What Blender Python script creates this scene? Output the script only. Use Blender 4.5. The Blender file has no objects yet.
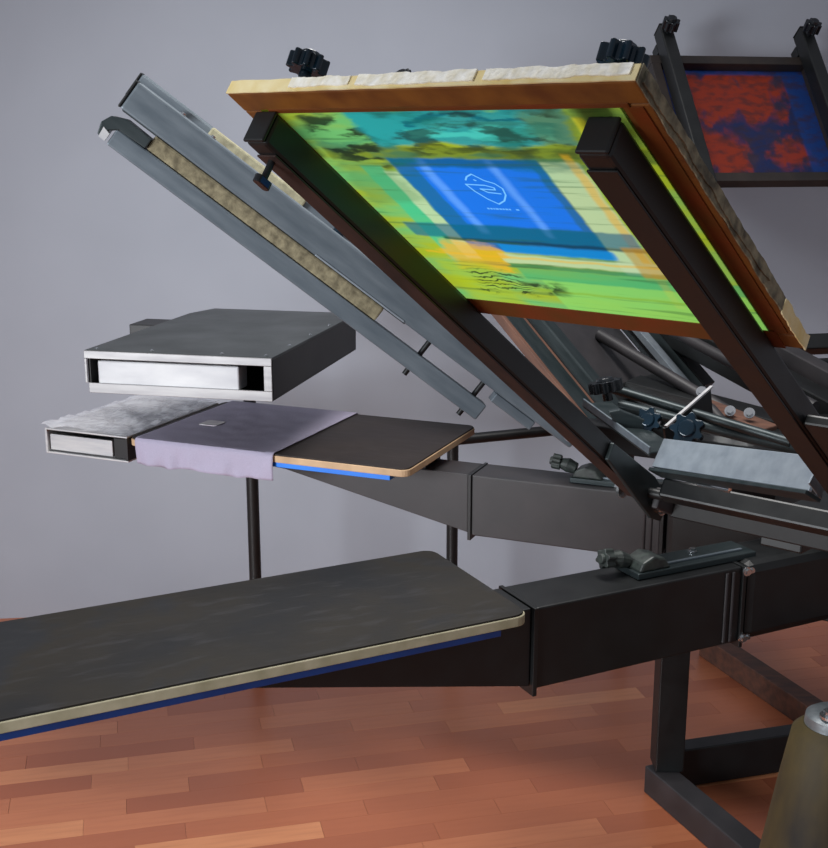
import bpy, bmesh, math, random
from mathutils import Vector, Matrix, Euler, noise
R = math.radians
scene = bpy.context.scene
C = scene.collection

# ------------------------------------------------------------------ camera
cam_data = bpy.data.cameras.new('camera')
cam = bpy.data.objects.new('camera', cam_data)
C.objects.link(cam)
cam.location = (0, 0, 1.55)
cam.rotation_euler = (R(90) - math.atan(289 / 1200), 0, 0)
cam_data.sensor_fit = 'AUTO'
cam_data.sensor_width = 36
cam_data.lens = 36 * 1200 / 848
cam_data.clip_start = 0.05
scene.camera = cam

# ------------------------------------------------------------------ light
world = bpy.data.worlds.new('world')
scene.world = world
world.use_nodes = True
wbg = world.node_tree.nodes['Background']
wbg.inputs['Color'].default_value = (0.72, 0.74, 0.82, 1)
wbg.inputs['Strength'].default_value = 0.34

def area(name, loc, target, sx, sy, power, col, spread=180):
    d = bpy.data.lights.new(name, 'AREA')
    d.shape = 'RECTANGLE'; d.size = sx; d.size_y = sy; d.energy = power; d.color = col; d.spread = R(spread)
    o = bpy.data.objects.new(name, d); C.objects.link(o)
    o.location = loc
    o.rotation_euler = (Vector(target) - Vector(loc)).to_track_quat('-Z', 'Y').to_euler()
    return o
area('window_daylight', (-2.5, -0.2, 1.25), (0.75, 3.9, 0.5), 1.2, 1.0, 25, (0.92, 0.96, 1.0), 72)
area('ceiling_lamp', (0.15, 2.2, 3.0), (0.05, 2.1, 0.0), 1.4, 0.6, 37, (1.0, 0.98, 0.96), 138)

vs = scene.view_settings
vs.view_transform = 'Standard'
vs.look = 'None'
vs.gamma = 1.0
vs.use_curve_mapping = False
vs.exposure = 0.0

# ------------------------------------------------------------------ materials
def srgb(r, g, b):
    f = lambda c: (c / 255 / 12.92) if c / 255 <= 0.04045 else ((c / 255 + 0.055) / 1.055) ** 2.4
    return (f(r), f(g), f(b), 1)

def newmat(name):
    m = bpy.data.materials.new(name); m.use_nodes = True
    return m, m.node_tree, m.node_tree.nodes['Principled BSDF']

def simple(name, c1, c2=None, rough=0.5, metal=0.0, scale=30.0, stretch=(1, 1, 1), bump=0.0, rvar=0.0, detail=5.0, coat=0.0):
    m, nt, b = newmat(name)
    tc = nt.nodes.new('ShaderNodeTexCoord')
    mp = nt.nodes.new('ShaderNodeMapping'); mp.inputs['Scale'].default_value = stretch
    nt.links.new(tc.outputs['Object'], mp.inputs['Vector'])
    nz = nt.nodes.new('ShaderNodeTexNoise'); nz.inputs['Scale'].default_value = scale; nz.inputs['Detail'].default_value = detail
    nt.links.new(mp.outputs['Vector'], nz.inputs['Vector'])
    mr = nt.nodes.new('ShaderNodeMapRange'); mr.inputs[1].default_value = 0.32; mr.inputs[2].default_value = 0.68
    nt.links.new(nz.outputs['Fac'], mr.inputs[0])
    mx = nt.nodes.new('ShaderNodeMix'); mx.data_type = 'RGBA'
    mx.inputs['A'].default_value = c1; mx.inputs['B'].default_value = c2 or c1
    nt.links.new(mr.outputs[0], mx.inputs['Factor'])
    nt.links.new(mx.outputs['Result'], b.inputs['Base Color'])
    b.inputs['Metallic'].default_value = metal
    b.inputs['Roughness'].default_value = rough
    b.inputs['Coat Weight'].default_value = coat
    if rvar:
        rr = nt.nodes.new('ShaderNodeMapRange')
        rr.inputs[3].default_value = max(0.05, rough - rvar); rr.inputs[4].default_value = min(1, rough + rvar)
        nt.links.new(nz.outputs['Fac'], rr.inputs[0]); nt.links.new(rr.outputs[0], b.inputs['Roughness'])
    if bump:
        bp = nt.nodes.new('ShaderNodeBump'); bp.inputs['Strength'].default_value = bump; bp.inputs['Distance'].default_value = 0.004
        nt.links.new(nz.outputs['Fac'], bp.inputs['Height']); nt.links.new(bp.outputs['Normal'], b.inputs['Normal'])
    return m

M = {}
M['wall'] = simple('wall_paint', srgb(166, 170, 180), srgb(161, 165, 175), 0.85, scale=3, bump=0.02)
M['black'] = simple('black_enamel', srgb(14, 16, 17), srgb(21, 23, 24), 0.45, scale=18, rvar=0.1, bump=0.03)
M['charcoal'] = simple('charcoal_paint', srgb(40, 39, 41), srgb(52, 49, 51), 0.5, scale=14, rvar=0.12)
M['steel'] = simple('blued_steel', srgb(92, 102, 110), srgb(112, 121, 128), 0.42, 0.35, scale=9, stretch=(1, 6, 6), rvar=0.12)
M['dark_steel'] = simple('dark_steel', srgb(38, 48, 50), srgb(52, 60, 62), 0.4, 0.4, scale=12, stretch=(1, 5, 5), rvar=0.1)
M['dark_brown'] = simple('dark_brown_underside', srgb(58, 38, 32), srgb(36, 26, 24), 0.55, 0.1, scale=16, stretch=(1, 3, 3), bump=0.06)  # brown tone for the underside of one print head arm
M['rust'] = simple('rusty_brown_iron', srgb(96, 62, 48), srgb(66, 46, 40), 0.6, 0.15, scale=16, stretch=(1, 3, 3), bump=0.08)
M['silver'] = simple('brushed_aluminium', srgb(206, 205, 204), srgb(176, 176, 180), 0.42, 0.25, scale=10, stretch=(1, 8, 8), rvar=0.1)
M['cover_white'] = simple('pale_reflector_sheet', srgb(196, 196, 196), srgb(160, 160, 164), 0.45, 0.1, scale=5, stretch=(1, 1, 3))
M['rim'] = simple('dull_silver_rim', srgb(150, 148, 148), srgb(132, 130, 132), 0.4, 0.3, scale=10, stretch=(1, 8, 8), rvar=0.1)
M['zinc'] = simple('zinc_plate', srgb(176, 186, 194), srgb(150, 160, 170), 0.38, 0.65, scale=40, rvar=0.12)
M['chrome'] = simple('bolt_chrome', srgb(222, 224, 226), srgb(200, 204, 208), 0.18, 0.95, scale=20)
M['pad'] = simple('worn_felt_pad', srgb(150, 140, 112), srgb(98, 90, 70), 0.9, scale=70, bump=0.6)
M['pad_pale'] = simple('pale_felt_pad', srgb(164, 160, 132), srgb(130, 126, 104), 0.9, scale=60, bump=0.5)
M['blue_rubber'] = simple('blue_rubber', srgb(16, 110, 216), srgb(24, 124, 228), 0.5, scale=12)
M['navy_rubber'] = simple('navy_rubber', srgb(10, 44, 100), srgb(14, 58, 124), 0.5, scale=12)
M['board_edge'] = simple('pale_board_edge', srgb(176, 168, 142), srgb(150, 144, 116), 0.7, scale=25, stretch=(1, 1, 1), bump=0.1)
M['tan_edge'] = simple('tan_board_edge', srgb(196, 164, 128), srgb(176, 146, 114), 0.7, scale=25, bump=0.1)
M['shirt'] = simple('purple_grey_fabric', srgb(170, 163, 184), srgb(158, 151, 172), 0.72, scale=500, bump=0.15, coat=0.0)
M['label'] = simple('white_paper', srgb(226, 220, 222), srgb(216, 210, 214), 0.7, scale=30)
M['teal_knob'] = simple('dark_teal_knob', srgb(10, 26, 36), srgb(14, 36, 50), 0.22, 0.2, scale=20)
M['knob'] = simple('black_plastic_knob', srgb(18, 21, 25), srgb(28, 32, 36), 0.22, scale=25)
M['grey_knob'] = simple('ink_stained_knob', srgb(52, 60, 56), srgb(34, 38, 38), 0.5, scale=90, bump=0.2)
M['dryer_top'] = simple('dryer_top_sheet', srgb(58, 62, 62), srgb(48, 52, 52), 0.42, 0.2, scale=8, rvar=0.1)
M['dryer_side'] = simple('dryer_black_side', srgb(24, 24, 26), srgb(36, 35, 36), 0.5, scale=8)
M['olive'] = simple('olive_rusty_paint', srgb(84, 70, 34), srgb(34, 30, 24), 0.7, 0.0, scale=11, stretch=(1, 1, .4), bump=0.25)
M['pedestal_cap'] = simple('grey_metal_cap', srgb(150, 156, 160), srgb(120, 128, 132), 0.4, 0.6, scale=50, bump=0.2)
M['rail_wood'] = simple('stained_frame_wood', srgb(132, 84, 30), srgb(98, 54, 20), 0.55, scale=22, stretch=(1, 1, 1), bump=0.1)
M['rail_red'] = simple('red_brown_adhesive', srgb(120, 52, 16), srgb(96, 60, 18), 0.5, scale=14)
M['tape'] = simple('cream_paper_tape', srgb(244, 232, 190), srgb(222, 196, 124), 0.8, scale=26, bump=0.4, detail=8)
M['torn'] = simple('torn_white_tape', srgb(250, 248, 240), srgb(228, 220, 196), 0.85, scale=90, bump=0.6)
M['flake'] = simple('flaking_glue', srgb(150, 142, 116), srgb(84, 80, 66), 0.85, scale=70, bump=0.9)
M['dark_frame'] = simple('dark_frame_metal', srgb(40, 36, 36), srgb(56, 48, 44), 0.5, 0.2, scale=15)
M['bar_wood'] = simple('bare_brown_wood', srgb(108, 74, 58), srgb(82, 56, 46), 0.7, scale=12, stretch=(1, 6, 6), bump=0.1)

def platen_top(name, base, mid, streak, warm):
    m, nt, b = newmat(name)
    tc = nt.nodes.new('ShaderNodeTexCoord')
    n1 = nt.nodes.new('ShaderNodeTexNoise'); n1.inputs['Scale'].default_value = 5; n1.inputs['Detail'].default_value = 6
    nt.links.new(tc.outputs['Object'], n1.inputs['Vector'])
    r1 = nt.nodes.new('ShaderNodeValToRGB')
    r1.color_ramp.elements[0].position = 0.35; r1.color_ramp.elements[0].color = base
    r1.color_ramp.elements[1].position = 0.68; r1.color_ramp.elements[1].color = mid
    e = r1.color_ramp.elements.new(0.6); e.color = warm
    nt.links.new(n1.outputs['Fac'], r1.inputs[0])
    mp = nt.nodes.new('ShaderNodeMapping'); mp.inputs['Scale'].default_value = (14, 60, 14)
    mp.inputs['Rotation'].default_value = (0, 0, R(24))
    nt.links.new(tc.outputs['Object'], mp.inputs[0])
    n2 = nt.nodes.new('ShaderNodeTexNoise'); n2.inputs['Scale'].default_value = 1.0; n2.inputs['Detail'].default_value = 4
    nt.links.new(mp.outputs[0], n2.inputs['Vector'])
    mr = nt.nodes.new('ShaderNodeMapRange'); mr.inputs[1].default_value = 0.55; mr.inputs[2].default_value = 0.8
    mr.inputs[4].default_value = 0.6
    nt.links.new(n2.outputs['Fac'], mr.inputs[0])
    mx = nt.nodes.new('ShaderNodeMix'); mx.data_type = 'RGBA'; mx.inputs['B'].default_value = streak
    nt.links.new(r1.outputs[0], mx.inputs['A']); nt.links.new(mr.outputs[0], mx.inputs['Factor'])
    nt.links.new(mx.outputs['Result'], b.inputs['Base Color'])
    b.inputs['Roughness'].default_value = 0.5
    rr = nt.nodes.new('ShaderNodeMapRange'); rr.inputs[3].default_value = 0.5; rr.inputs[4].default_value = 0.75; b.inputs['Specular IOR Level'].default_value = 0.3
    nt.links.new(n2.outputs['Fac'], rr.inputs[0]); nt.links.new(rr.outputs[0], b.inputs['Roughness'])
    bp = nt.nodes.new('ShaderNodeBump'); bp.inputs['Strength'].default_value = 0.12; bp.inputs['Distance'].default_value = 0.002
    nt.links.new(n2.outputs['Fac'], bp.inputs['Height']); nt.links.new(bp.outputs[0], b.inputs['Normal'])
    return m
M['platen_slate'] = platen_top('slate_platen_surface', srgb(22, 23, 26), srgb(30, 31, 34), srgb(56, 55, 58), srgb(36, 32, 26))
M['platen_brown'] = platen_top('dark_brown_platen_surface', srgb(38, 32, 32), srgb(46, 39, 38), srgb(60, 53, 52), srgb(42, 35, 32))

# ---- node graph helper for the two painted screens
class G:
    def __init__(s, nt): s.nt = nt
    def n(s, t, **kw):
        o = s.nt.nodes.new(t)
        for k, v in kw.items(): setattr(o, k, v)
        return o
    def lk(s, a, b): s.nt.links.new(a, b)
    def math(s, op, a, b=None):
        o = s.n('ShaderNodeMath', operation=op)
        for i, v in enumerate((a, b)):
            if v is None: continue
            if isinstance(v, (int, float)): o.inputs[i].default_value = v
            else: s.lk(v, o.inputs[i])
        return o.outputs[0]
    def step(s, v, a, b):
        o = s.n('ShaderNodeMapRange'); o.interpolation_type = 'SMOOTHSTEP'
        s.lk(v, o.inputs[0]); o.inputs[1].default_value = a; o.inputs[2].default_value = b
        return o.outputs[0]
    def rect(s, x, y, x0, x1, y0, y1, soft=0.003):
        a = s.step(x, x0 - soft, x0 + soft); b = s.step(x, x1 + soft, x1 - soft) if False else s.math('SUBTRACT', 1.0, s.step(x, x1 - soft, x1 + soft))
        c = s.step(y, y0 - soft, y0 + soft); d = s.math('SUBTRACT', 1.0, s.step(y, y1 - soft, y1 + soft))
        return s.math('MULTIPLY', s.math('MULTIPLY', a, b), s.math('MULTIPLY', c, d))
    def mix(s, f, a, b, mode='MIX', k=None):
        o = s.n('ShaderNodeMix', data_type='RGBA', blend_type=mode)
        if k is not None: f = s.math('MULTIPLY', f, k)
        s.lk(f, o.inputs['Factor'])
        for nm, v in (('A', a), ('B', b)):
            if isinstance(v, tuple): o.inputs[nm].default_value = v
            else: s.lk(v, o.inputs[nm])
        return o.outputs['Result']
    def noise(s, vec, scale, detail=4, stretch=None, off=(0, 0, 0)):
        mp = s.n('ShaderNodeMapping'); mp.inputs['Scale'].default_value = stretch or (1, 1, 1); mp.inputs['Location'].default_value = off
        s.lk(vec, mp.inputs[0])
        o = s.n('ShaderNodeTexNoise'); o.inputs['Scale'].default_value = scale; o.inputs['Detail'].default_value = detail
        s.lk(mp.outputs[0], o.inputs['Vector']); return o.outputs['Fac']

def translucent_out(nt, g, col, t=0.6, rough=0.5):
    b = nt.nodes['Principled BSDF']; g.lk(col, b.inputs['Base Color']); b.inputs['Roughness'].default_value = rough
    tr = g.n('ShaderNodeBsdfTranslucent'); g.lk(col, tr.inputs['Color'])
    ms = g.n('ShaderNodeMixShader'); ms.inputs[0].default_value = t
    g.lk(b.outputs[0], ms.inputs[1]); g.lk(tr.outputs[0], ms.inputs[2])
    g.lk(ms.outputs[0], nt.nodes['Material Output'].inputs['Surface'])

def stencil_mesh():
    m, nt, b = newmat('stencilled_screen_fabric'); g = G(nt)
    tc = g.n('ShaderNodeTexCoord'); v = tc.outputs['Object']
    sx = g.n('ShaderNodeSeparateXYZ'); g.lk(v, sx.inputs[0])
    jn = g.noise(v, 30, 3); j = g.math('MULTIPLY', g.math('SUBTRACT', jn, 0.5), 0.008)
    x = g.math('ADD', sx.outputs[0], j); y = g.math('ADD', sx.outputs[1], j)
    rag = g.math('MULTIPLY', g.math('SUBTRACT', g.noise(v, 22, 6, (1.6, .6, 1)), 0.5), 0.07)
    xr = g.math('ADD', sx.outputs[0], rag); yr = g.math('ADD', sx.outputs[1], rag)
    lime = srgb(146, 164, 40); mint = srgb(98, 170, 100); teal = srgb(20, 142, 150); aqua = srgb(70, 190, 176)
    olive = srgb(92, 112, 40); blue = srgb(10, 92, 156); bright = srgb(26, 108, 214); pale = srgb(172, 196, 156)
    amber = srgb(206, 160, 36); dk = srgb(28, 40, 30); yel = srgb(214, 206, 44)
    c = g.mix(g.step(g.noise(v, 6, 3, (3, .7, 1)), .4, .62), lime, mint)
    c = g.mix(g.rect(x, y, -.2, .2, .10, .2), c, lime, k=.55)
    # top teal smear
    c = g.mix(g.rect(xr, yr, .135, .2, -.12, .13, .006), c, teal, k=.9)
    c = g.mix(g.rect(xr, yr, .150, .166, -.06, .11, .004), c, aqua, k=.8)
    c = g.mix(g.rect(xr, yr, .176, .184, -.05, .09, .003), c, srgb(10, 96, 110), k=.9)
    # olive tape
    c = g.mix(g.rect(x, y, .110, .134, -.2, .2), c, olive, k=.72)
    c = g.mix(g.rect(xr, yr, .10, .19, .085, .14, .008), c, olive, k=.6)
    # left column green and pale strip
    c = g.mix(g.rect(x, y, -.11, .10, -.17, -.14), c, srgb(60, 176, 126), k=.85)
    c = g.mix(g.rect(x, y, -.09, .09, -.143, -.122), c, pale, k=.8)
    # right pale, amber strips
    c = g.mix(g.rect(x, y, -.10, .112, .066, .11), c, pale, k=.85)
    c = g.mix(g.rect(x, y, -.17, .125, .097, .108), c, amber, k=.6)
    c = g.mix(g.rect(x, y, -.12, .18, .138, .150), c, yel, k=.6)
    # blue stencil
    c = g.mix(g.rect(x, y, -.068, .115, -.122, .066), c, blue, k=.95)
    c = g.mix(g.rect(x, y, -.012, .100, -.094, .054), c, bright, k=.95)
    lf = g.math('ADD', g.rect(x, y, -.03, .112, -.086, -.074, .005), g.rect(x, y, -.03, .112, .002, .012, .005))
    c = g.mix(lf, c, srgb(104, 164, 240), k=.55)
    c = g.mix(g.rect(x, y, .100, .113, -.12, .066), c, srgb(10, 84, 140), k=.7)
    c = g.mix(g.rect(x, y, -.044, -.014, -.19, .11), c, srgb(6, 92, 120), k=.75)
    c = g.mix(g.rect(x, y, -.050, -.043, -.15, .13), c, srgb(12, 50, 62), k=.8)
    c = g.mix(g.rect(x, y, -.070, -.052, -.078, .07), c, srgb(14, 126, 196), k=.8)
    # lower tapes
    c = g.mix(g.rect(x, y, -.094, -.072, -.09, .12), c, pale, k=.8)
    c = g.mix(g.rect(x, y, -.104, -.094, -.16, .13), c, srgb(28, 120, 84), k=.75)
    c = g.mix(g.rect(x, y, -.083, -.079, -.2, .13), c, amber, k=.7)
    c = g.mix(g.rect(xr, yr, -.115, -.055, -.165, -.085, .006), c, amber, k=.75)
    c = g.mix(g.rect(x, y, -.11, -.04, .085, .118), c, srgb(170, 128, 24), k=.6)
    c = g.mix(g.rect(x, y, -.130, -.104, -.08, .2), c, srgb(64, 160, 100), k=.7)
    c = g.mix(g.rect(x, y, -.2, -.13, -.06, .2), c, srgb(124, 190, 92), k=.8)
    c = g.mix(g.rect(x, y, -.158, -.154, -.13, .2), c, srgb(120, 160, 50), k=.8)
    c = g.mix(g.rect(x, y, -.2, -.10, -.2, -.12, .01), c, srgb(150, 170, 30), k=.6)
    # fine ink streaks across the fabric
    st = g.step(g.noise(v, 10, 5, (9, .5, 1), (3, 1, 0)), .54, .66)
    c = g.mix(g.math('MULTIPLY', st, g.rect(x, y, -.2, .2, -.23, .215)), c, srgb(40, 84, 50), k=.45)
    c = g.mix(g.math('MULTIPLY', g.step(g.noise(v, 9, 6, (3, .8, 1), (7, 2, 0)), .5, .6), g.rect(xr, yr, .10, .2, -.2, .12, .01)), c, srgb(20, 96, 84), k=.6)
    c = g.mix(g.rect(xr, yr, .03, .115, -.20, -.125, .01), c, srgb(70, 120, 70), k=.4)
    # black ink smears
    sm = g.step(g.noise(v, 18, 10, (2.4, .8, 1)), .48, .57)
    c = g.mix(g.math('MULTIPLY', sm, g.rect(xr, yr, .10, .19, -.20, -.115, .012)), c, dk, k=.92)
    c = g.mix(g.math('MULTIPLY', sm, g.rect(xr, yr, .12, .19, -.08, .12, .012)), c, dk, k=.75)
    wv = g.n('ShaderNodeTexWave'); wv.inputs['Scale'].default_value = 36; wv.inputs['Distortion'].default_value = 14
    wv.inputs['Detail'].default_value = 3; wv.inputs['Detail Scale'].default_value = 0.8; g.lk(v, wv.inputs['Vector'])
    c = g.mix(g.math('MULTIPLY', g.step(wv.outputs['Fac'], .7, .86), g.rect(xr, yr, -.172, -.118, -.165, -.085, .01)), c, dk, k=.85)
    c = g.mix(g.math('MULTIPLY', g.step(g.noise(v, 30, 5), .44, .56), g.rect(xr, yr, -.168, -.135, -.095, -.045, .01)), c, dk, k=.9)
    # emblem left open in the stencil: a fine-line shield with a swept stroke, and a tiny caption under it
    y0_, x0_ = sx.outputs[1], sx.outputs[0]
    def seg(p_, q_, w_):
        dx, dy = q_[0] - p_[0], q_[1] - p_[1]; L2 = dx * dx + dy * dy
        px = g.math('SUBTRACT', y0_, p_[0]); py = g.math('SUBTRACT', x0_, p_[1])
        t_ = g.math('DIVIDE', g.math('ADD', g.math('MULTIPLY', px, dx), g.math('MULTIPLY', py, dy)), L2)
        t_ = g.math('MINIMUM', g.math('MAXIMUM', t_, 0.0), 1.0)
        ex = g.math('SUBTRACT', px, g.math('MULTIPLY', t_, dx)); ey = g.math('SUBTRACT', py, g.math('MULTIPLY', t_, dy))
        d_ = g.math('SQRT', g.math('ADD', g.math('MULTIPLY', ex, ex), g.math('MULTIPLY', ey, ey)))
        return g.math('SUBTRACT', 1.0, g.step(d_, w_ * .45, w_))
    shield = [(-.046, .069), (-.042, .056), (-.034, .042), (-.025, .033), (-.014, .040), (-.006, .051), (-.003, .063), (-.008, .072), (-.018, .077), (-.027, .088), (-.036, .083), (-.041, .077)]
    inner = [(-.046, .069), (-.022, .068), (-.013, .064), (-.014, .060), (-.032, .061), (-.026, .055), (-.011, .053)]
    em = None
    for path in (shield, inner):
        for p_, q_ in zip(path[:-1], path[1:]):
            k_ = seg(p_, q_, .0013); em = k_ if em is None else g.math('MAXIMUM', em, k_)
    em = g.math('MAXIMUM', em, seg((-.030, .0775), (-.0285, .0765), .0014))
    for a0, a1 in ((-.046, -.043), (-.042, -.039), (-.038, -.036), (-.035, -.031), (-.030, -.027), (-.026, -.0235), (-.0225, -.019), (-.018, -.0155), (-.009, -.005)):
        em = g.math('MAXIMUM', em, g.math('MULTIPLY', g.rect(x0_, y0_, .0218, .0246, a0, a1, .0004), .75))
    c = g.mix(em, c, srgb(130, 204, 250), k=.7)
    translucent_out(nt, g, c, 0.74, 0.42)
    return m

def orange_mesh():
    m, nt, b = newmat('orange_blue_inked_fabric'); g = G(nt)
    tc = g.n('ShaderNodeTexCoord'); v = tc.outputs['Object']
    sx = g.n('ShaderNodeSeparateXYZ'); g.lk(v, sx.inputs[0])
    rag = g.math('MULTIPLY', g.math('SUBTRACT', g.noise(v, 11, 8, (1, 1.4, 1)), 0.5), 0.24)
    xr = g.math('ADD', sx.outputs[0], rag); yr = g.math('ADD', sx.outputs[1], rag)
    blue = srgb(30, 44, 92); orange = srgb(158, 52, 24); dim = srgb(62, 50, 72)
    c = g.mix(g.step(g.noise(v, 9, 4), .42, .6), blue, dim)
    c = g.mix(g.rect(xr, yr, -.01, .19, -.13, .17, .02), c, orange, k=.95)
    c = g.mix(g.rect(xr, yr, -.185, -.03, .04, .17, .02), c, orange, k=.95)
    c = g.mix(g.rect(xr, yr, -.17, -.08, -.17, -.07, .02), c, orange, k=.9)
    c = g.mix(g.rect(xr, yr, -.05, .02, -.12, .12, .02), c, blue, k=.8)
    c = g.mix(g.math('SUBTRACT', 1.0, g.rect(sx.outputs[0], sx.outputs[1], -.185, .18, -.165, .17, .006)), c, srgb(24, 62, 130), k=.9)
    c = g.mix(g.step(g.noise(v, 26, 6, (1.5, .8, 1)), .42, .66), c, srgb(58, 40, 48), k=.6)
    translucent_out(nt, g, c, 0.3, 0.5)
    return m
M['stencil'] = stencil_mesh()
M['orange'] = orange_mesh()

def film_mat():
    m, nt, b = newmat('clear_plastic_film'); g = G(nt)
    b.inputs['Base Color'].default_value = srgb(222, 222, 228); b.inputs['Roughness'].default_value = 0.18
    tr = g.n('ShaderNodeBsdfTransparent')
    ms = g.n('ShaderNodeMixShader'); ms.inputs[0].default_value = 0.50
    g.lk(tr.outputs[0], ms.inputs[1]); g.lk(b.outputs[0], ms.inputs[2])
    g.lk(ms.outputs[0], nt.nodes['Material Output'].inputs['Surface'])
    return m
M['film'] = film_mat()

def plank_mat():
    m, nt, b = newmat('cherry_laminate'); g = G(nt)
    tc = g.n('ShaderNodeTexCoord'); oi = g.n('ShaderNodeObjectInfo')
    gr = g.noise(tc.outputs['Object'], 1.0, 5, (5, 60, 5))
    at = g.n('ShaderNodeAttribute'); at.attribute_name = 'tone'
    tone = g.math('FRACT', g.math('ADD', oi.outputs['Random'], at.outputs['Fac']))
    rp = g.n('ShaderNodeValToRGB'); e = rp.color_ramp.elements
    e[0].position = 0; e[0].color = srgb(156, 86, 58)
    e[1].position = 1; e[1].color = srgb(206, 138, 96)
    for p, cc in ((.3, srgb(166, 96, 66)), (.62, srgb(176, 104, 71)), (.85, srgb(190, 118, 82))):
        k = e.new(p); k.color = cc
    g.lk(tone, rp.inputs[0])
    c = g.mix(g.step(gr, .35, .7), rp.outputs[0], srgb(156, 86, 58), k=.3)
    g.lk(c, b.inputs['Base Color']); b.inputs['Roughness'].default_value = 0.34
    b.inputs['Coat Weight'].default_value = 0.15; b.inputs['Coat Roughness'].default_value = 0.34
    return m
M['plank'] = plank_mat()
M['subfloor'] = simple('plank_joint', srgb(150, 82, 56), srgb(136, 74, 50), 0.7, scale=5)

# ------------------------------------------------------------------ mesh helpers
def add_box(bm, x0, x1, y0, y1, z0, z1, mtx=None):
    vs_ = [bm.verts.new(p) for p in ((x0, y0, z0), (x1, y0, z0), (x1, y1, z0), (x0, y1, z0), (x0, y0, z1), (x1, y0, z1), (x1, y1, z1), (x0, y1, z1))]
    for f in ((3, 2, 1, 0), (4, 5, 6, 7), (0, 1, 5, 4), (1, 2, 6, 5), (2, 3, 7, 6), (3, 0, 4, 7)):
        bm.faces.new([vs_[i] for i in f])
    if mtx: bmesh.ops.transform(bm, matrix=mtx, verts=vs_)
    return vs_

def add_tube(bm, pts, rad, seg=12, cap=True):
    rads = rad if isinstance(rad, (list, tuple)) else [rad] * len(pts)
    pts = [Vector(p) for p in pts]; rings = []
    up = None
    for i, p in enumerate(pts):
        d = (pts[min(i + 1, len(pts) - 1)] - pts[max(i - 1, 0)]).normalized()
        if up is None:
            up = Vector((0, 0, 1)) if abs(d.z) < 0.9 else Vector((1, 0, 0))
        a = d.cross(up).normalized(); b = a.cross(d).normalized(); up = b
        rings.append([bm.verts.new(p + rads[i] * (a * math.cos(2 * math.pi * k / seg) + b * math.sin(2 * math.pi * k / seg))) for k in range(seg)])
    for q in range(len(rings) - 1):
        for k in range(seg):
            bm.faces.new((rings[q][k], rings[q][(k + 1) % seg], rings[q + 1][(k + 1) % seg], rings[q + 1][k]))
    if cap:
        bm.faces.new(rings[0][::-1]); bm.faces.new(rings[-1])

def add_prism(bm, prof, y0, y1, axis='y'):
    """extrude a 2-D outline; axis y: outline in x,z; axis z: outline in x,y"""
    def P(u, w, t): return (u, t, w) if axis == 'y' else ((u, w, t) if axis == 'z' else (t, u, w))
    a = [bm.verts.new(P(u, w, y0)) for u, w in prof]; b = [bm.verts.new(P(u, w, y1)) for u, w in prof]
    n = len(prof)
    bm.faces.new(a); bm.faces.new(b[::-1])
    for i in range(n):
        bm.faces.new((a[i], b[i], b[(i + 1) % n], a[(i + 1) % n]))

def rrect(x0, x1, y0, y1, r, n=5):
    out = []
    for cx, cy, a0 in ((x1 - r, y1 - r, 0), (x0 + r, y1 - r, 90), (x0 + r, y0 + r, 180), (x1 - r, y0 + r, 270)):
        for i in range(n + 1):
            t = R(a0 + 90 * i / n); out.append((cx + r * math.cos(t), cy + r * math.sin(t)))
    return out

def obj(name, bm, mat, parent=None, bevel=0.0, smooth=False, loc=None):
    bmesh.ops.recalc_face_normals(bm, faces=bm.faces[:])
    if bevel:
        es = [e for e in bm.edges if len(e.link_faces) == 2 and e.calc_face_angle(0) > R(35)]
        bmesh.ops.bevel(bm, geom=es, offset=bevel, offset_type='OFFSET', segments=2, profile=0.5, affect='EDGES', clamp_overlap=True)
    me = bpy.data.meshes.new(name); bm.to_mesh(me); bm.free()
    if smooth:
        for p in me.polygons: p.use_smooth = True
        me.set_sharp_from_angle(angle=R(40))
    o = bpy.data.objects.new(name, me); C.objects.link(o)
    me.materials.append(M[mat] if isinstance(mat, str) else mat)
    if parent: o.parent = parent
    if loc: o.location = loc
    return o

def box(name, mat, parent, x0, x1, y0, y1, z0, z1, bevel=0.003, mtx=None):
    bm = bmesh.new(); add_box(bm, x0, x1, y0, y1, z0, z1, mtx); return obj(name, bm, mat, parent, bevel)

def tube(name, mat, parent, pts, rad, seg=12):
    bm = bmesh.new(); add_tube(bm, pts, rad, seg); return obj(name, bm, mat, parent, 0, True)

def prism(name, mat, parent, prof, a, b, axis='y', bevel=0.002):
    bm = bmesh.new(); add_prism(bm, prof, a, b, axis); return obj(name, bm, mat, parent, bevel)

def thing(name, label, cat, loc=(0, 0, 0), rot=(0, 0, 0), group=None, kind=None):
    o = bpy.data.objects.new(name, None); C.objects.link(o)
    o.empty_display_size = 0.05
    o.location = loc; o.rotation_euler = rot
    if label: o['label'] = label
    if cat: o['category'] = cat
    if group: o['group'] = group
    if kind: o['kind'] = kind
    return o

def tag(o, label, cat, group=None):
    o['label'] = label; o['category'] = cat
    if group: o['group'] = group
    return o

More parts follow.
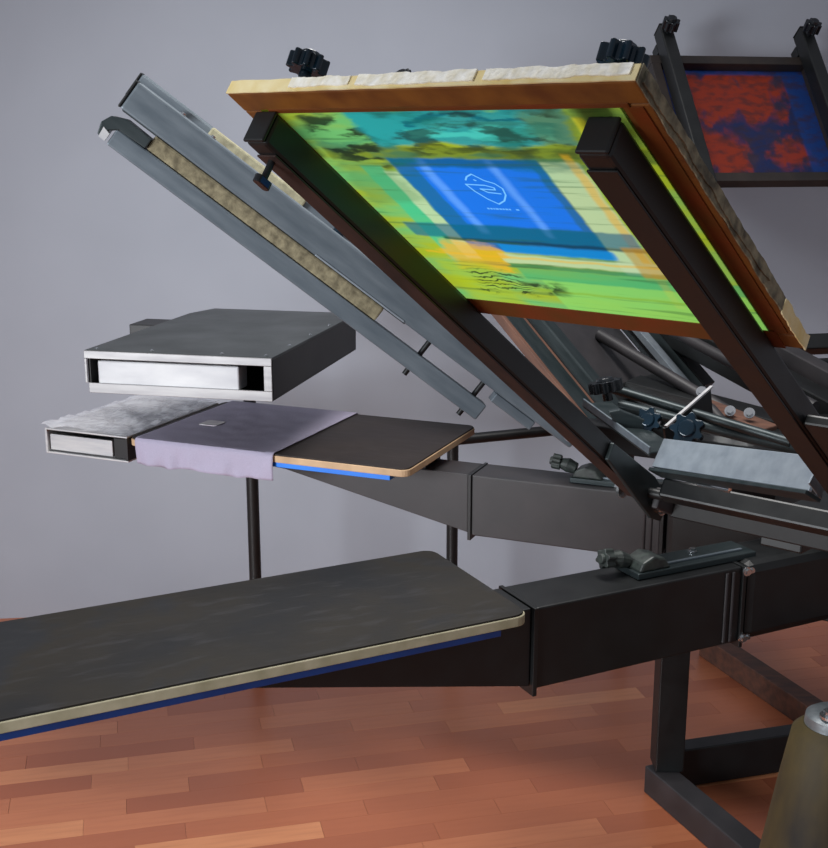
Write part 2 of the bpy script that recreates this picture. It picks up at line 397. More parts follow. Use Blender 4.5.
def star_knob(name, parent, mat, loc, axis, rad=0.026, lobes=8, h=0.018, stem=0.02, parts=True):
    """lobed clamping knob on a threaded stem; sits along axis from loc"""
    bm = bmesh.new(); prof = []
    for i in range(lobes * 6):
        t = 2 * math.pi * i / (lobes * 6)
        prof.append(((rad * (0.86 + 0.14 * math.copysign(abs(math.cos(lobes * t)) ** .6, math.cos(lobes * t)))) * math.cos(t),
                     (rad * (0.86 + 0.14 * math.copysign(abs(math.cos(lobes * t)) ** .6, math.cos(lobes * t)))) * math.sin(t)))
    add_prism(bm, prof, stem, stem + h, 'z')
    add_tube(bm, [(0, 0, stem + h), (0, 0, stem + h + h * .3)], [rad * .55, rad * .45], 16)
    add_tube(bm, [(0, 0, -0.004), (0, 0, stem)], rad * .3, 10)
    q = Vector((0, 0, 1)).rotation_difference(Vector(axis).normalized()).to_matrix().to_4x4()
    T = Matrix.Translation(Vector(loc)) @ q
    bmesh.ops.transform(bm, matrix=T, verts=bm.verts[:])
    k = obj(name, bm, mat, parent, 0.0012)
    return k

def hex_bolt(parent, loc, axis, rad=0.009, h=0.007, mat='chrome', name='bolt'):
    bm = bmesh.new()
    add_tube(bm, [(0, 0, 0), (0, 0, h * .35)], rad * 1.45, 16)
    add_tube(bm, [(0, 0, h * .35), (0, 0, h)], rad, 6)
    q = Vector((0, 0, 1)).rotation_difference(Vector(axis).normalized()).to_matrix().to_4x4()
    bmesh.ops.transform(bm, matrix=Matrix.Translation(Vector(loc)) @ q, verts=bm.verts[:])
    return obj(name, bm, mat, parent)

# ------------------------------------------------------------------ setting
WA = math.atan(0.118)                                  # the wall runs at a slight angle
wall_o = Vector((0.79, 3.95, 0))
bm = bmesh.new(); add_box(bm, -5.0, 5.0, 0, 0.12, -0.02, 3.2)
w = obj('wall_back', bm, 'wall'); w.location = wall_o; w.rotation_euler = (0, 0, WA); w['kind'] = 'structure'
w['label'] = 'plain grey painted wall behind the printing press'

rng = random.Random(4)
floor = thing('floor', 'reddish cherry strip laminate floor', None, (0, 0, 0), (0, 0, R(13.5)), kind='structure')
bm = bmesh.new(); add_box(bm, -4.2, 5.0, -1.6, 5.2, -0.05, -0.006)
obj('subfloor', bm, 'subfloor', floor)
SW, SL = 0.068, 0.42
fr = Matrix.Rotation(R(13.5), 4, 'Z'); wr = Matrix.Rotation(-WA, 4, 'Z')
strip_bm = bmesh.new(); add_box(strip_bm, 0.0003, SL - 0.0003, 0.0002, SW - 0.0002, -0.008, 0.0)
strip_me = bpy.data.meshes.new('floor_strip'); strip_bm.to_mesh(strip_me); strip_bm.free(); strip_me.materials.append(M['plank'])
rest = bmesh.new(); tl = rest.loops.layers.float_color.new('tone')
def near_score(p):
    d = p - Vector((0, 0, 1.55)); fwd = Vector((0, .972, -.234)); z = d.dot(fwd)
    if z < .1: return None
    u = 414 + 1200 * d.x / z; v = 424 - 1200 * (d.y * .234 + d.z * .972) / z
    return z if (-30 < u < 800 and 585 < v < 870) else None
cells = []
row = 0; yy = -1.4
while yy < 5.0:
    xx = -4.1 + (row % 3) * SL / 3 * 1.0 + rng.uniform(-.06, .06)
    while xx < 4.8:
        ctr = fr @ Vector((xx + SL / 2, yy + SW / 2, 0))
        lw = wr @ (ctr - wall_o)
        if lw.y < 0.08 and abs(ctr.x) < 3.6:
            cells.append((near_score(ctr), xx, yy))
        xx += SL
    yy += SW; row += 1
vis = sorted([c for c in cells if c[0] is not None])[:290]
vset = set((c[1], c[2]) for c in vis)
for s_, xx, yy in vis:
    o = bpy.data.objects.new('floor_strip', strip_me); C.objects.link(o); o.parent = floor; o.location = (xx, yy, 0)
for s_, xx, yy in cells:
    if (xx, yy) in vset: continue
    vv = add_box(rest, xx + .0006, xx + SL - .0006, yy + .0005, yy + SW - .0005, -.008, 0)
    t = rng.random()
    for f in set(f for v_ in vv for f in v_.link_faces):
        for l in f.loops: l[tl] = (t, t, t, 1)
ro = obj('outer_floor_strips', rest, 'plank', floor); ro['kind'] = 'stuff'

# ------------------------------------------------------------------ press: positions
HUB = Vector((1.046, 2.357, 0))
ZP = 0.83

press = thing('screen_printing_press', 'black steel carousel screen printing press with raised print heads and box beam arms', 'printing press', (HUB.x, HUB.y, 0))

# ---- base frame on the floor
def bar_between(name, mat, parent, p, q, w_, h_, bevel=0.003):
    p = Vector(p); q = Vector(q); d = q - p
    bm = bmesh.new(); add_box(bm, 0, d.length, -w_ / 2, w_ / 2, -h_ / 2, h_ / 2)
    rot = d.to_track_quat('X', 'Z').to_matrix().to_4x4()
    bmesh.ops.transform(bm, matrix=Matrix.Translation(p) @ rot, verts=bm.verts[:])
    return obj(name, bm, mat, parent, bevel)
def B(x, y, z): return (x - HUB.x, y - HUB.y, z)
bar_between('foot_rail', 'charcoal', press, B(.585, 2.635, .035), B(.965, 1.72, .035), .06, .07)
bar_between('foot_rail', 'rust', press, B(.90, 3.42, .035), B(1.37, 2.15, .035), .06, .07)
bar_between('cross_rail', 'black', press, B(.62, 2.65, .055), B(1.16, 2.80, .055), .05, .10)
bar_between('cross_rail', 'black', press, B(.89, 1.98, .035), B(1.43, 2.1, .035), .05, .07)
for px, py in ((.610, 2.625), (1.14, 2.80), (.88, 1.99), (1.40, 2.13)):
    bar_between('post', 'black', press, B(px, py, .07), B(px, py, .58), .068, .068)
bar_between('top_rail', 'black', press, B(.610, 2.625, .555), B(1.40, 2.13, .555), .06, .05)
bar_between('top_rail', 'black', press, B(.88, 1.99, .555), B(1.14, 2.80, .555), .06, .05)
bm = bmesh.new(); add_tube(bm, [(0, 0, .40), (0, 0, .63)], .09, 28)
obj('hub_column', bm, 'black', press, 0.004, True)

# ---- platen arms
def platen_arm(az, label, mat, tip=1.62):
    z = lambda a: a - 0.63
    t = box('platen_arm', mat, press, .525, .966, -.055, .055, z(.635), z(.782), .003)
    t.location = (0, 0, .63); t.rotation_euler = (0, 0, R(az)); t['label'] = label
    box('inner_beam', 'black', t, .20, .515, -.060, .060, z(.632), z(.786), .018)
    if tip > 1.2:
        prism('tapered_beam_end', mat, t, [(.976, z(.640)), (1.46, z(.742)), (tip, z(.755)), (tip, z(.782)), (.976, z(.782))], -.052, .052)
    for x in (.517, .966):
        box('joint_plate', 'black', t, x, x + .008, -.059, .060, z(.624), z(.7835), .001)
    for x in (.545, .560):
        tube('weld_bead', 'charcoal', t, [(x, .056, z(.64)), (x, .056, z(.775))], .003, 8)
    for zz in (.643, .774):
        hex_bolt(t, (.519, .060, z(zz)), (0, 1, 0), .006, .008)
        hex_bolt(t, (.507, .060, z(zz)), (0, 1, 0), .004, .006)
    box('slide_rail', 'dark_steel', t, .47, .74, -.040, .030, z(.783), z(.795), .002)
    box('rail_lip', 'steel', t, .49, .72, .008, .014, z(.795), z(.799), .001)
    bm = bmesh.new(); add_prism(bm, [(.665, z(.795)), (.735, z(.795)), (.728, z(.812)), (.705, z(.822)), (.68, z(.815))], -.022, .028)
    obj('clamp_block', bm, 'grey_knob', t, .004)
    bm = bmesh.new(); add_tube(bm, [(.735, -.012, z(.806)), (.755, -.012, z(.812)), (.775, -.012, z(.816))], [.013, .017, .011], 14)
    obj('clamp_nut', bm, 'grey_knob', t, .001)
    star_knob('clamp_knob', t, 'grey_knob', (.760, -.012, z(.815)), (1, .1, .15), .019, 6, .020, .012)
    hex_bolt(t, (.58, -.02, z(.795)), (0, 0, 1), .006, .008)
    return t
arm_a = platen_arm(206.5, 'black box beam arm under the slate platen', 'black')
arm_b = platen_arm(157.2, 'charcoal box beam arm under the shirt platen', 'charcoal')
arm_c = platen_arm(108.0, 'bare black box beam arm pointing at the back wall', 'black', 1.0)

def platen(name, label, az, x0, x1, hw, top, edge, rubber, rx0, rx1):
    t = thing(name, label, 'platen', (HUB.x + (x0 + x1) / 2 * math.cos(R(az)), HUB.y + (x0 + x1) / 2 * math.sin(R(az)), .783), (0, 0, R(az)))
    cx = (x0 + x1) / 2; z = lambda a: a - .783
    prism('printing_surface', top, t, rrect(x0 - cx + .002, x1 - cx - .002, -hw + .002, hw - .002, .022), z(.8265), z(.830), 'z', .001)
    prism('board', edge, t, rrect(x0 - cx, x1 - cx, -hw, hw, .022), z(.8105), z(.8265), 'z', .0015)
    box('rubber_pad', rubber, t, rx0 - cx, rx1 - cx, -hw + .003, hw - .003, z(.799), z(.8105), .001)
    for yy in (-.035, .035):
        box('mounting_channel', 'black', t, x0 - cx + .03, min(.45, x1 - cx - .1), yy - .014, yy + .014, z(.783), z(.799), .001)
    return t
platen('print_platen', 'long dark slate platen with scuffed top, pale edge and navy pad', 206.5, 1.05, 1.98, .166, 'platen_slate', 'board_edge', 'navy_rubber', 1.10, 1.96)
platen('print_platen', 'dark brown platen with tan edge and bright blue pad under the shirt', 157.2, 1.055, 1.80, .225, 'platen_brown', 'tan_edge', 'blue_rubber', 1.10, 1.42)

# ------------------------------------------------------------------ print heads
def head(label, az, tilt, z0, mat, r0=0.77, arms=((-.21, -.16, 1.05), (.16, .21, 1.05)), h=.05, top=0.0, yaw=None, hinge=True):
    """hinge bar with two long side arms; local x runs out along the arms, y across, z up from the arm's top face"""
    piv = Vector((r0 * math.cos(R(az)), r0 * math.sin(R(az)), z0))
    ya, yb = arms[0][0], arms[1][1]
    bm = bmesh.new(); add_tube(bm, [(0, ya - .01, -.025), (0, yb + .01, -.025)], .009, 16)
    t = obj('print_head', bm, 'black', press, 0, True)
    t.location = piv; t.rotation_euler = (0, -R(tilt), R(az if yaw is None else yaw)); t['label'] = label
    for y0, y1, L in arms:
        box('side_arm', mat, t, -.02, L, y0, y1, top - h, top, .004)
        box('end_cap', 'black', t, L + .0005, L + .005, y0, y1, top - h, top, .002)
    if hinge: box('hinge_bar', 'black', t, .03, .075, arms[0][1], arms[1][0], -.045, -.005, .004)
    for y, sg in ((ya - .01, -1), (yb + .01, 1)):
        hex_bolt(t, (0, y, -.025), (0, sg, 0), .013, .012)
    return t

headA = head('raised black print head holding the colourful taped screen', 229.87, 34.81, 1.0005, 'black', arms=((-.239, -.209, 1.0), (.158, .190, .985)), h=.036, hinge=False)
headB = head('raised empty blue grey print head with felt padded clamp bar', 185, 37.8, 1.055, 'steel', arms=((-.190, -.150, .992), (.165, .203, .945)), h=.052)
headC = head('raised black print head holding the orange and blue screen', 85.5, 51, .99, 'black', r0=.72, yaw=102, arms=((-.260, -.220, 1.13), (.195, .235, 1.13)))
headD = head('raised dark print head behind the colourful taped screen', 140, 42, .95, 'dark_steel', r0=.60, arms=((-.20, -.15, 1.07), (.165, .205, 1.07)))

# details on the coloured-screen head
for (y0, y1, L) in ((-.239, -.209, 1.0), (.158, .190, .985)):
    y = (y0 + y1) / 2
    box('underside_plate', 'dark_brown' if y < 0 else 'black', headA, .0, L - .02, y0 + .001, y1 - .001, -.0385, -.0362, .0005)  # thin plate colours the left arm's underside brown, the right one's black
    if y > 0: continue
    tube('clamp_screw', 'black', headA, [(L - .03, y, -.038), (L - .03, y, -.060)], .004, 10)
    bm = bmesh.new(); add_prism(bm, rrect(L - .041, L - .019, y - .005, y + .005, .0045), -.068, -.059, 'z')
    obj('wing_nut', bm, 'knob', headA, .001)
for y, zk in ((-.232, .066), (.158, .054)):
    tube('threaded_rod', 'chrome', headA, [(.965, y, .018), (.965, y, zk)], .005, 10)
    box('top_clamp', 'dark_steel', headA, .92, 1.01, y - .020, y + .020, .0195, .0265, .002)
    star_knob('star_knob', headA, 'teal_knob', (.972, y, zk), (.15, 0, 1), .023, 9, .018, .006)
box('gusset_plate', 'black', headA, -.05, .44, .191, .34, -.034, -.020, .003)
prism('pivot_plate', 'dark_steel', headA, [(-.07, -.050), (-.035, -.058), (.02, -.052), (.16, -.034), (.16, -.005), (.0, .004), (-.05, -.005), (-.072, -.02)], -.2085, -.201)
hex_bolt(headA, (-.052, -.201, -.026), (0, 1, 0), .013, .010)
box('hinge_cover', 'black', headA, .0, .032, -.17, .155, -.036, -.004, .004)
bar_between('guide_channel', 'dark_steel', press, B(.352, 2.26, 1.045), B(.440, 2.045, 1.005), .06, .010)
bar_between('channel_lip', 'steel', press, B(.325, 2.25, 1.052), B(.413, 2.035, 1.012), .004, .014, .001)
bar_between('hinge_bracket', 'zinc', headA, (.045, -.185, .030), (.205, .135, -.012), .006, .050, .001)
bar_between('bracket_flange', 'dark_steel', headA, (.035, -.185, .000), (.195, .135, -.040), .030, .006, .001)
tube('wire_handle', 'chrome', headA, [(.080, -.095, .010), (.062, -.095, -.012), (.066, -.092, -.016), (.092, -.028, -.024), (.096, -.026, -.022), (.110, -.026, .0)], .0028, 8)
prism('bracket_tip', 'zinc', headA, [(.17, -.035), (.23, -.035), (.215, .010), (.19, .012)], .136, .1385)

# details on the empty head
box('clamp_bar', 'steel', headB, .150, .930, .168, .203, -.113, -.081, .003)
box('felt_pad', 'pad', headB, .40, .875, .172, .200, -.0805, -.0525, .004)
for x in (.178, .300):
    tube('clamp_pin', 'black', headB, [(x, .186, -.125), (x, .186, -.045)], .005, 10)
bm = bmesh.new(); add_prism(bm, [(.875, -.062), (.925, -.060), (.948, -.070), (.956, -.088), (.950, -.108), (.938, -.108), (.938, -.092), (.925, -.082), (.875, -.080)], .166, .207)
obj('end_hook', bm, 'dark_steel', headB, .002)
prism('hook_insert', 'silver', headB, [(.934, -.096), (.948, -.092), (.946, -.110), (.934, -.110)], .2035, .208, 'y', 0)
box('edge_strip', 'zinc', headB, .36, .55, .2032, .2048, -.052, -.049, .0004)
box('felt_pad', 'pad_pale', headB, .605, .830, -.1495, -.130, -.030, .002, .004)
box('clamp_bar', 'dark_steel', headB, .30, .985, -.185, -.1505, -.080, -.0525, .002)
star_knob('star_knob', headB, 'teal_knob', (.52, -.149, -.02), (0, 1, .2), .016, 8, .014, .01)
box('spacer_block', 'steel', headB, .06, .15, .170, .200, -.070, -.0525, .002)
tube('cross_rod', 'black', headB, [(.90, -.15, -.03), (.90, .165, -.03)], .008)
for x, zt in ((.86, .0), (.80, .0)):
    hex_bolt(headB, (x, .184, .0), (0, 0, 1), .004, .004)

# rear orange screen head
for y in (-.24, .215):
    star_knob('star_knob', headC, 'knob', (1.10, y, .0), (.2, 0, 1), .026, 8, .03, .012)
    box('frame_hook', 'black', headC, 1.066, 1.10, y - .02, y + .02, -.085, -.0505, .002)
# head behind the taped frame: one knob peeps over the frame
bar_between('end_bar', 'dark_steel', headD, (1.05, -.15, -.03), (1.05, .165, -.03), .03, .03)
star_knob('star_knob', headD, 'knob', (1.067, -.02, -.012), (1, 0, .45), .026, 8, .018, .042)
box('wooden_batten', 'bar_wood', headD, .03, .9, .206, .214, -.05, -.030, .001)
box('side_board', 'dark_steel', headD, .02, .85, .215, .268, -.048, -.030, .001)
box('wooden_batten', 'bar_wood', headD, .03, .8, .269, .282, -.050, -.030, .001)
box('pale_batten', 'zinc', headD, .0, .75, -.149, -.118, -.012, .004, .001)
box('wooden_batten', 'bar_wood', headD, .05, .7, .13, .164, -.05, -.035, .001)

box('backing_plate', 'charcoal', headD, .02, .62, -.118, .128, -.040, -.034, .001)
box('guide_bar', 'black', headD, .0, .70, -.26, -.205, -.05, .0, .002)
# ---- rotating hub between the heads
bm = bmesh.new(); add_tube(bm, [(0, 0, .795), (0, 0, .80), (0, 0, .93), (0, 0, .94)], [.30, .32, .32, .30], 40)
obj('hub_drum', bm, 'black', press, 0, True)
for az, zz, rr, hw_ in ((229.87, .985, .77, .19), (185, 1.03, .77, .14), (85.5, .965, .72, .16), (140, .935, .60, .14)):
    d = Vector((math.cos(R(az)), math.sin(R(az)), 0)); n = Vector((-d.y, d.x, 0))
    p = d * .22; q = d * (rr - .05)
    bar_between('spoke', 'black', press, (p.x, p.y, .90), (q.x, q.y, zz - .05), .07, .05)
    a_ = q - n * hw_; b_ = q + n * hw_
    bar_between('lug_bar', 'black', press, (a_.x, a_.y, zz - .04), (b_.x, b_.y, zz - .04), .03, .035)
    for sg in (-1, 1):
        e_ = q + n * sg * hw_; f_ = d * (rr + .012) + n * sg * hw_
        bar_between('hinge_lug', 'charcoal', press, (e_.x, e_.y, zz - .04), (f_.x, f_.y, zz - .012), .012, .035)
# rods, levers and knobs seen between the heads
tube('tension_rod', 'charcoal', press, [B(.446, 2.86, 1.083), B(.80, 2.42, .905)], .014, 12)
tube('tension_rod', 'charcoal', press, [B(.60, 2.92, 1.10), B(.85, 2.48, .99)], .013, 12)
tube('tension_rod', 'dark_steel', press, [B(.372, 2.39, 1.058), B(.70, 2.16, .995)], .010, 12)
tube('tension_rod', 'dark_steel', press, [B(.405, 2.32, 1.030), B(.74, 2.18, .972)], .012, 12)
bar_between('spring_housing', 'black', press, B(.60, 3.05, 1.10), B(.98, 2.62, .92), .07, .07)
bar_between('spring_housing', 'charcoal', press, B(.72, 3.10, 1.12), B(1.02, 2.66, .97), .05, .05)
bar_between('spring_housing', 'black', press, B(.50, 2.72, .97), B(.92, 2.45, .90), .09, .07)
tube('tension_rod', 'steel', press, [B(.62, 3.0, 1.04), B(.95, 2.7, .95)], .012, 12)
star_knob('adjusting_knob', press, 'teal_knob', B(.440, 2.165, 1.030), (-.45, -.9, .45), .026, 7, .016, .014)
star_knob('adjusting_knob', press, 'teal_knob', B(.505, 2.13, 1.022), (-.45, -.9, .45), .032, 7, .018, .014)
star_knob('star_knob', press, 'knob', B(.382, 2.31, 1.045), (-.2, .1, 1), .034, 10, .022, .014)
prism('lever_plate', 'dark_steel', press, [(-.69, 1.058), (-.67, 1.062), (-.59, 1.03), (-.585, 1.0), (-.62, 1.0), (-.68, 1.04)], -.22, -.205)
bar_between('diagonal_strap', 'black', press, B(.475, 2.20, .985), B(.59, 2.33, 1.035), .006, .06, .001)
bar_between('strap_edge', 'silver', press, B(.474, 2.196, 1.016), B(.589, 2.326, 1.066), .006, .004, 0)
bm = bmesh.new(); add_tube(bm, [B(.60, 2.5, 1.0), B(.63, 2.48, .985), B(.66, 2.44, .95)], .012, 10)
obj('bent_link', bm, 'charcoal', press, 0, True)
bar_between('link_plate', 'bar_wood', press, B(.62, 2.55, .985), B(.74, 2.42, .955), .06, .012)
for p in ((.61, 2.49, 1.02), (.665, 2.46, .985), (.70, 2.44, .985)):
    hex_bolt(press, B(*p), (-.3, -.8, .5), .008, .012)
bar_between('pivot_link', 'black', press, B(.40, 1.93, .965), B(.62, 1.98, .945), .012, .04)

# ------------------------------------------------------------------ screens (framed mesh held in the heads)
def screen(name, label, headobj, rc, sc, off, r0, r1, s0, s1, bw, th, frame_mat, mesh_mat):
    mw = press.matrix_basis @ headobj.matrix_basis
    t = thing(name, label, 'screen', mw @ Vector((rc, sc, off)), headobj.rotation_euler)
    for x0, x1, y0, y1 in ((r1 - bw, r1, s0, s1), (r0, r0 + bw, s0, s1), (r0 + bw, r1 - bw, s0, s0 + bw), (r0 + bw, r1 - bw, s1 - bw, s1)):
        box('frame_rail', frame_mat, t, x0, x1, y0, y1, 0.0015, th, .002)
    bm = bmesh.new(); N = 8
    g_ = [[bm.verts.new((r0 + bw * .9 + (r1 - r0 - 1.8 * bw) * i / N, s0 + bw * .9 + (s1 - s0 - 1.8 * bw) * j / N, 0.001)) for j in range(N + 1)] for i in range(N + 1)]
    for i in range(N):
        for j in range(N): bm.faces.new((g_[i][j], g_[i + 1][j], g_[i + 1][j + 1], g_[i][j + 1]))
    obj('mesh_fabric', bm, mesh_mat, t)
    return t
SA0, SA1, RA0, RA1 = -.261, .221, -.238, .226
scrA = screen('printing_screen', 'wooden screen frame with green, yellow and blue taped mesh and torn tape edge', headA, .805, 0, .001, RA0, RA1, SA0, SA1, .030, .0165, 'rail_wood', 'stencil')
# red-brown glue band around the opening
for (x0, x1, y0, y1) in ((.194, .199, -.222, .202), (-.238, -.200, -.252, .20), (-.2, .194, .200, .214), (-.2, .194, -.224, -.214)):
    box('glue_band', 'rail_red', scrA, x0, x1, y0, y1, 0.0, .0016, 0)
def ragged_strip(name, mat, parent, x0, x1, y0, y1, z0, z1, along, n, amp, seed, thick=.0012):
    """a torn paper strip wrapped on an outer face: along 'y' (free end face) or 'x' (side face)"""
    bm = bmesh.new(); A = []; Bv = []; A2 = []; B2 = []
    for i in range(n + 1):
        f = i / n
        nz = lambda k: noise.noise((f * n * .13, seed * 3.1, k)) + .4 * noise.noise((f * n * .45, seed * 1.7, k + 5))
        za = z0 + amp * nz(0); zb = z1 + amp * nz(9); o_ = amp * .6 * abs(nz(4))
        if along == 'y':
            y_ = y0 + (y1 - y0) * f
            A.append(bm.verts.new((x0, y_, za))); Bv.append(bm.verts.new((x0, y_, zb)))
            A2.append(bm.verts.new((x0 + thick + o_, y_, za))); B2.append(bm.verts.new((x0 + thick + o_ * .5, y_, zb)))
        else:
            x_ = x0 + (x1 - x0) * f
            A.append(bm.verts.new((x_, y0, za))); Bv.append(bm.verts.new((x_, y0, zb)))
            A2.append(bm.verts.new((x_, y0 + thick + o_, za))); B2.append(bm.verts.new((x_, y0 + thick + o_ * .5, zb)))
    for i in range(n):
        for p, q in ((A2, B2), (Bv, A), (A, A2), (B2, Bv)):
            bm.faces.new((p[i], p[i + 1], q[i + 1], q[i]))
    bm.faces.new((A[0], A2[0], B2[0], Bv[0])); bm.faces.new((A[-1], Bv[-1], B2[-1], A2[-1]))
    return obj(name, bm, mat, parent)
ragged_strip('edge_tape', 'tape', scrA, RA1 + .0002, 0, SA0, SA1, .002, .0170, 'y', 90, .0008, 1)
ragged_strip('torn_tape', 'torn', scrA, RA1 + .0018, 0, -.17, -.09, .006, .0168, 'y', 30, .002, 2)
ragged_strip('torn_tape', 'torn', scrA, RA1 + .0018, 0, -.08, .06, .005, .0172, 'y', 50, .002, 7)
ragged_strip('torn_tape', 'torn', scrA, RA1 + .0018, 0, .07, .215, .006, .0172, 'y', 60, .002, 3)
ragged_strip('glue_crust', 'flake', scrA, -.15, RA1, SA1 + .0002, 0, .001, .0170, 'x', 110, .002, 4)
ragged_strip('glue_crust', 'flake', scrA, -.10, .22, SA1 + .0016, 0, .006, .0165, 'x', 90, .003, 5)
ragged_strip('loose_tape', 'tape', scrA, -.236, -.152, SA1 + .0004, 0, .000, .0165, 'x', 40, .003, 6)
scrC = screen('printing_screen', 'dark framed screen smeared with orange and blue ink near the back wall', headC, .835, 0, -.086, -.235, .225, -.265, .265, .030, .034, 'dark_frame', 'orange')

# ------------------------------------------------------------------ shirt on the brown platen
def shirt():
    az = 157.2; d = Vector((math.cos(R(az)), math.sin(R(az)), 0)); n = Vector((-d.y, d.x, 0))
    cx = 1.585; o_ = HUB + d * cx
    bm = bmesh.new(); NX, NY = 70, 90
    x0, x1 = 1.392 - cx, 1.775 - cx; hw = .229; drop = .062
    tot = 2 * hw + 2 * drop
    rows = []
    for i in range(NX + 1):
        f = i / NX; x = x0 + (x1 - x0) * f; r_ = []
        for j in range(NY + 1):
            sdist = -tot / 2 + tot * j / NY; sg = 1 if sdist > 0 else -1; a = abs(sdist)
            if a <= hw - .006:
                y, z = a, .8325 + .0012 * noise.noise((x * 20, sg * a * 20, 0))
            else:
                t = min(1, (a - hw + .006) / .012); ang = t * math.pi / 2
                y = hw - .006 + .008 * math.sin(ang); z = .8325 - .008 * (1 - math.cos(ang))
                if a > hw + .006:
                    dd = a - hw - .006; z -= dd
                    y += (.003 * math.sin(x * 95 + 3 * noise.noise((x * 12, 5, 1))) + .012 * noise.noise((x * 30, 1.3, sg + dd * 14))) * (dd / drop) + .004 * dd / drop
                    z += .006 * noise.noise((x * 16, 7, sg)) * dd / drop
            r_.append(bm.verts.new((x, sg * y, z - .83)))
        rows.append(r_)
    for i in range(NX):
        for j in range(NY): bm.faces.new((rows[i][j], rows[i + 1][j], rows[i + 1][j + 1], rows[i][j + 1]))
    s_ = thing('shirt', 'purple grey shirt stretched over the brown platen with a white label', 'shirt', (o_.x, o_.y, .83), (0, 0, R(az)))
    so = obj('shirt_body', bm, 'shirt', s_, 0, True)
    md = so.modifiers.new('thick', 'SOLIDIFY'); md.thickness = .0012; md.offset = 1
    prism('neck_label', 'label', s_, rrect(-.026, .026, -.030, .022, .008), .0045, .0056, 'z', 0).location = (.095, .035, .0)
shirt()

# ------------------------------------------------------------------ film wrapped box on the outer end of the brown platen
def foil_box():
    az = 157.2; d = Vector((math.cos(R(az)), math.sin(R(az)), 0)); cx = 1.93; o_ = HUB + d * cx
    t = thing('platen_end_box', 'silver metal box wrapped in clear plastic at the shirt platen end', 'metal box', (o_.x, o_.y, .765), (0, 0, R(az)))
    x0, x1 = -.125, .125; y1 = .222; y0 = -.20; T = .065
    box('top_sheet', 'silver', t, x0, x1, y0, y1, T - .004, T, .001)
    box('bottom_sheet', 'silver', t, x0, x1, y0, y1, 0, .004, .001)
    box('back_panel', 'dryer_side', t, x0, x1, y0, y0 + .004, .004, T - .004, 0)
    box('side_panel', 'silver', t, x1 - .006, x1, y0, y1, .004, T - .004, 0)
    box('side_panel', 'dryer_side', t, x0, x0 + .006, y0, y1, .004, T - .004, 0)
    box('inset_panel', 'silver', t, x0 + .05, x1 - .010, y1 - .012, y1 - .006, .008, T - .016, .002)
    box('inner_block', 'dryer_side', t, x0 + .008, x0 + .045, y1 - .05, y1 - .006, .006, T - .008, .002)
    # crumpled film
    bm = bmesh.new(); N = 56; rows = []
    for i in range(N + 1):
        r_ = []
        for j in range(N + 1):
            x = x0 - .005 + (x1 - x0 + .012) * i / N; y = y0 + (y1 - y0 + .004) * j / N
            cr = noise.noise((x * 11, y * 14, 3)); cr2 = noise.noise((x * 38 + 3, y * 30, 9))
            z = T + .002 + .016 * abs(cr) + .006 * abs(cr2)
            r_.append(bm.verts.new((x, y, z)))
        rows.append(r_)
    for i in range(N):
        for j in range(len(rows[0]) - 1): bm.faces.new((rows[i][j], rows[i + 1][j], rows[i + 1][j + 1], rows[i][j + 1]))
    obj('plastic_film', bm, 'film', t)
foil_box()

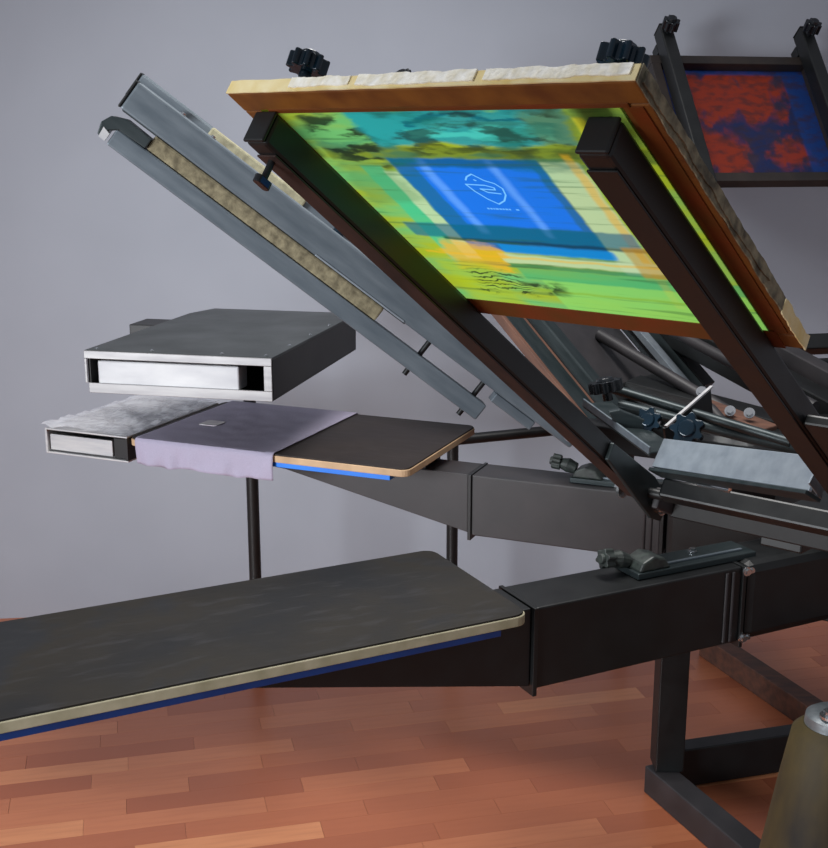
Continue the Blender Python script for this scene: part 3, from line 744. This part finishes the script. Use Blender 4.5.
# ------------------------------------------------------------------ flash dryer above the shirt platen
def dryer():
    t = thing('flash_dryer', 'flat black box dryer with silver open front on a thin black post', 'dryer', (-.46, 3.28, 0), (0, 0, R(-13)))
    inv = (Matrix.Translation((-.46, 3.28, 0)) @ Matrix.Rotation(R(-13), 4, 'Z')).inverted()
    p = inv @ Vector((-.72, 2.585, 0)); X0, Y0 = p.x, p.y; X1 = X0 + .432; Y1 = Y0 + .67; Z0, Z1 = 1.0, 1.094
    prism('top_sheet', 'dryer_top', t, [(X0, Y0), (X1, Y0), (X1, Y1 - .02), (X1 - .03, Y1), (X0 + .03, Y1), (X0, Y1 - .10)], Z1 - .006, Z1, 'z', .001)
    box('bottom_sheet', 'dryer_side', t, X0 + .01, X1, Y0, Y1 - .02, Z0, Z0 + .006, .001)
    box('side_panel', 'dryer_side', t, X1 - .006, X1, Y0 + .004, Y1 - .02, Z0 + .006, Z1 - .006, 0)
    box('side_panel', 'dryer_side', t, X0 + .004, X0 + .010, Y0 + .004, Y1 - .1, Z0 + .006, Z1 - .006, 0)
    box('back_panel', 'dryer_side', t, X0 + .01, X1 - .006, Y1 - .09, Y1 - .084, Z0 + .006, Z1 - .006, 0)
    fr_ = box('front_rim', 'rim', t, X0, X1, Y0 - .004, Y0, Z1 - .018, Z1 - .001, .001)
    box('front_rim', 'rim', t, X0 + .008, X1, Y0 - .004, Y0, Z0, Z0 + .022, .001)
    box('front_rim', 'rim', t, X1 - .018, X1, Y0 - .004, Y0, Z0 + .022, Z1 - .018, .001)
    box('front_rim', 'rim', t, X0, X0 + .006, Y0 - .004, Y0, Z0 + .022, Z1 - .018, .001)
    box('element_cover', 'cover_white', t, X0 + .030, X1 - .075, Y0 - .001, Y0 + .05, Z0 + .020, Z1 - .022, .003)
    box('hinge_block', 'dryer_side', t, X0 - .075, X0 + .002, Y1 - .30, Y1 - .20, Z1 - .04, Z1 - .002, .003)
    for x in (X0 + .02, X0 + .15, X1 - .12, X1 - .02):
        hex_bolt(t, (x, Y0 + .02, Z1), (0, 0, 1), .003, .003, 'chrome', 'rivet')
    for y in (Y0 + .15, Y0 + .3, Y0 + .45):
        hex_bolt(t, (X1 - .012, y, Z1), (0, 0, 1), .003, .003, 'chrome', 'rivet')
    tube('stand_post', 'black', t, [(0, 0, .02), (0, 0, 1.05)], .0175, 16)
    bm = bmesh.new(); add_tube(bm, [(0, 0, 0), (0, 0, .012), (0, 0, .02)], [.07, .07, .055], 32)
    obj('stand_base', bm, 'black', t, 0, True)
    box('post_bracket', 'black', t, -.03, .03, Y1 - .09, .02, Z0 + .01, Z0 + .05, .002)
dryer()

# ------------------------------------------------------------------ stand by the wall
def stand():
    t = thing('equipment_stand', 'thin black tube stand by the wall behind the press', 'stand', (.36, 3.52, 0), (0, 0, R(6.7)))
    for x in (-.245, .30):
        tube('leg', 'black', t, [(x, 0, .0), (x, 0, .68)], .0175, 14)
        tube('foot', 'black', t, [(x, -.06, .0175), (x, .12, .0175)], .0165, 12)
    tube('top_rail', 'black', t, [(-.30, 0, .655), (.34, 0, .70)], .0165, 12)
stand()

# ------------------------------------------------------------------ tapered pedestal in front of the base
def pedestal():
    t = thing('tapered_pedestal', 'olive rusty tapered metal pedestal with grey cap beside the press base', 'pedestal', (.690, 1.80, 0))
    bm = bmesh.new(); prof = [(0, .150), (.02, .150), (.30, .112), (.50, .082), (.595, .066), (.61, .050)]
    add_tube(bm, [(0, 0, z) for z, r_ in prof], [r_ for z, r_ in prof], 40)
    obj('cone_body', bm, 'olive', t, 0, True)
    bm = bmesh.new(); add_tube(bm, [(0, 0, .607), (0, 0, .625), (0, 0, .632)], [.048, .046, .036], 32)
    cap = obj('cap', bm, 'pedestal_cap', t, 0, True)
    hex_bolt(cap, (-.015, -.02, .632), (0, 0, 1), .012, .012)
    hex_bolt(t, (-.045, -.1, .305), (-.4, -1, .2), .008, .006)
pedestal()
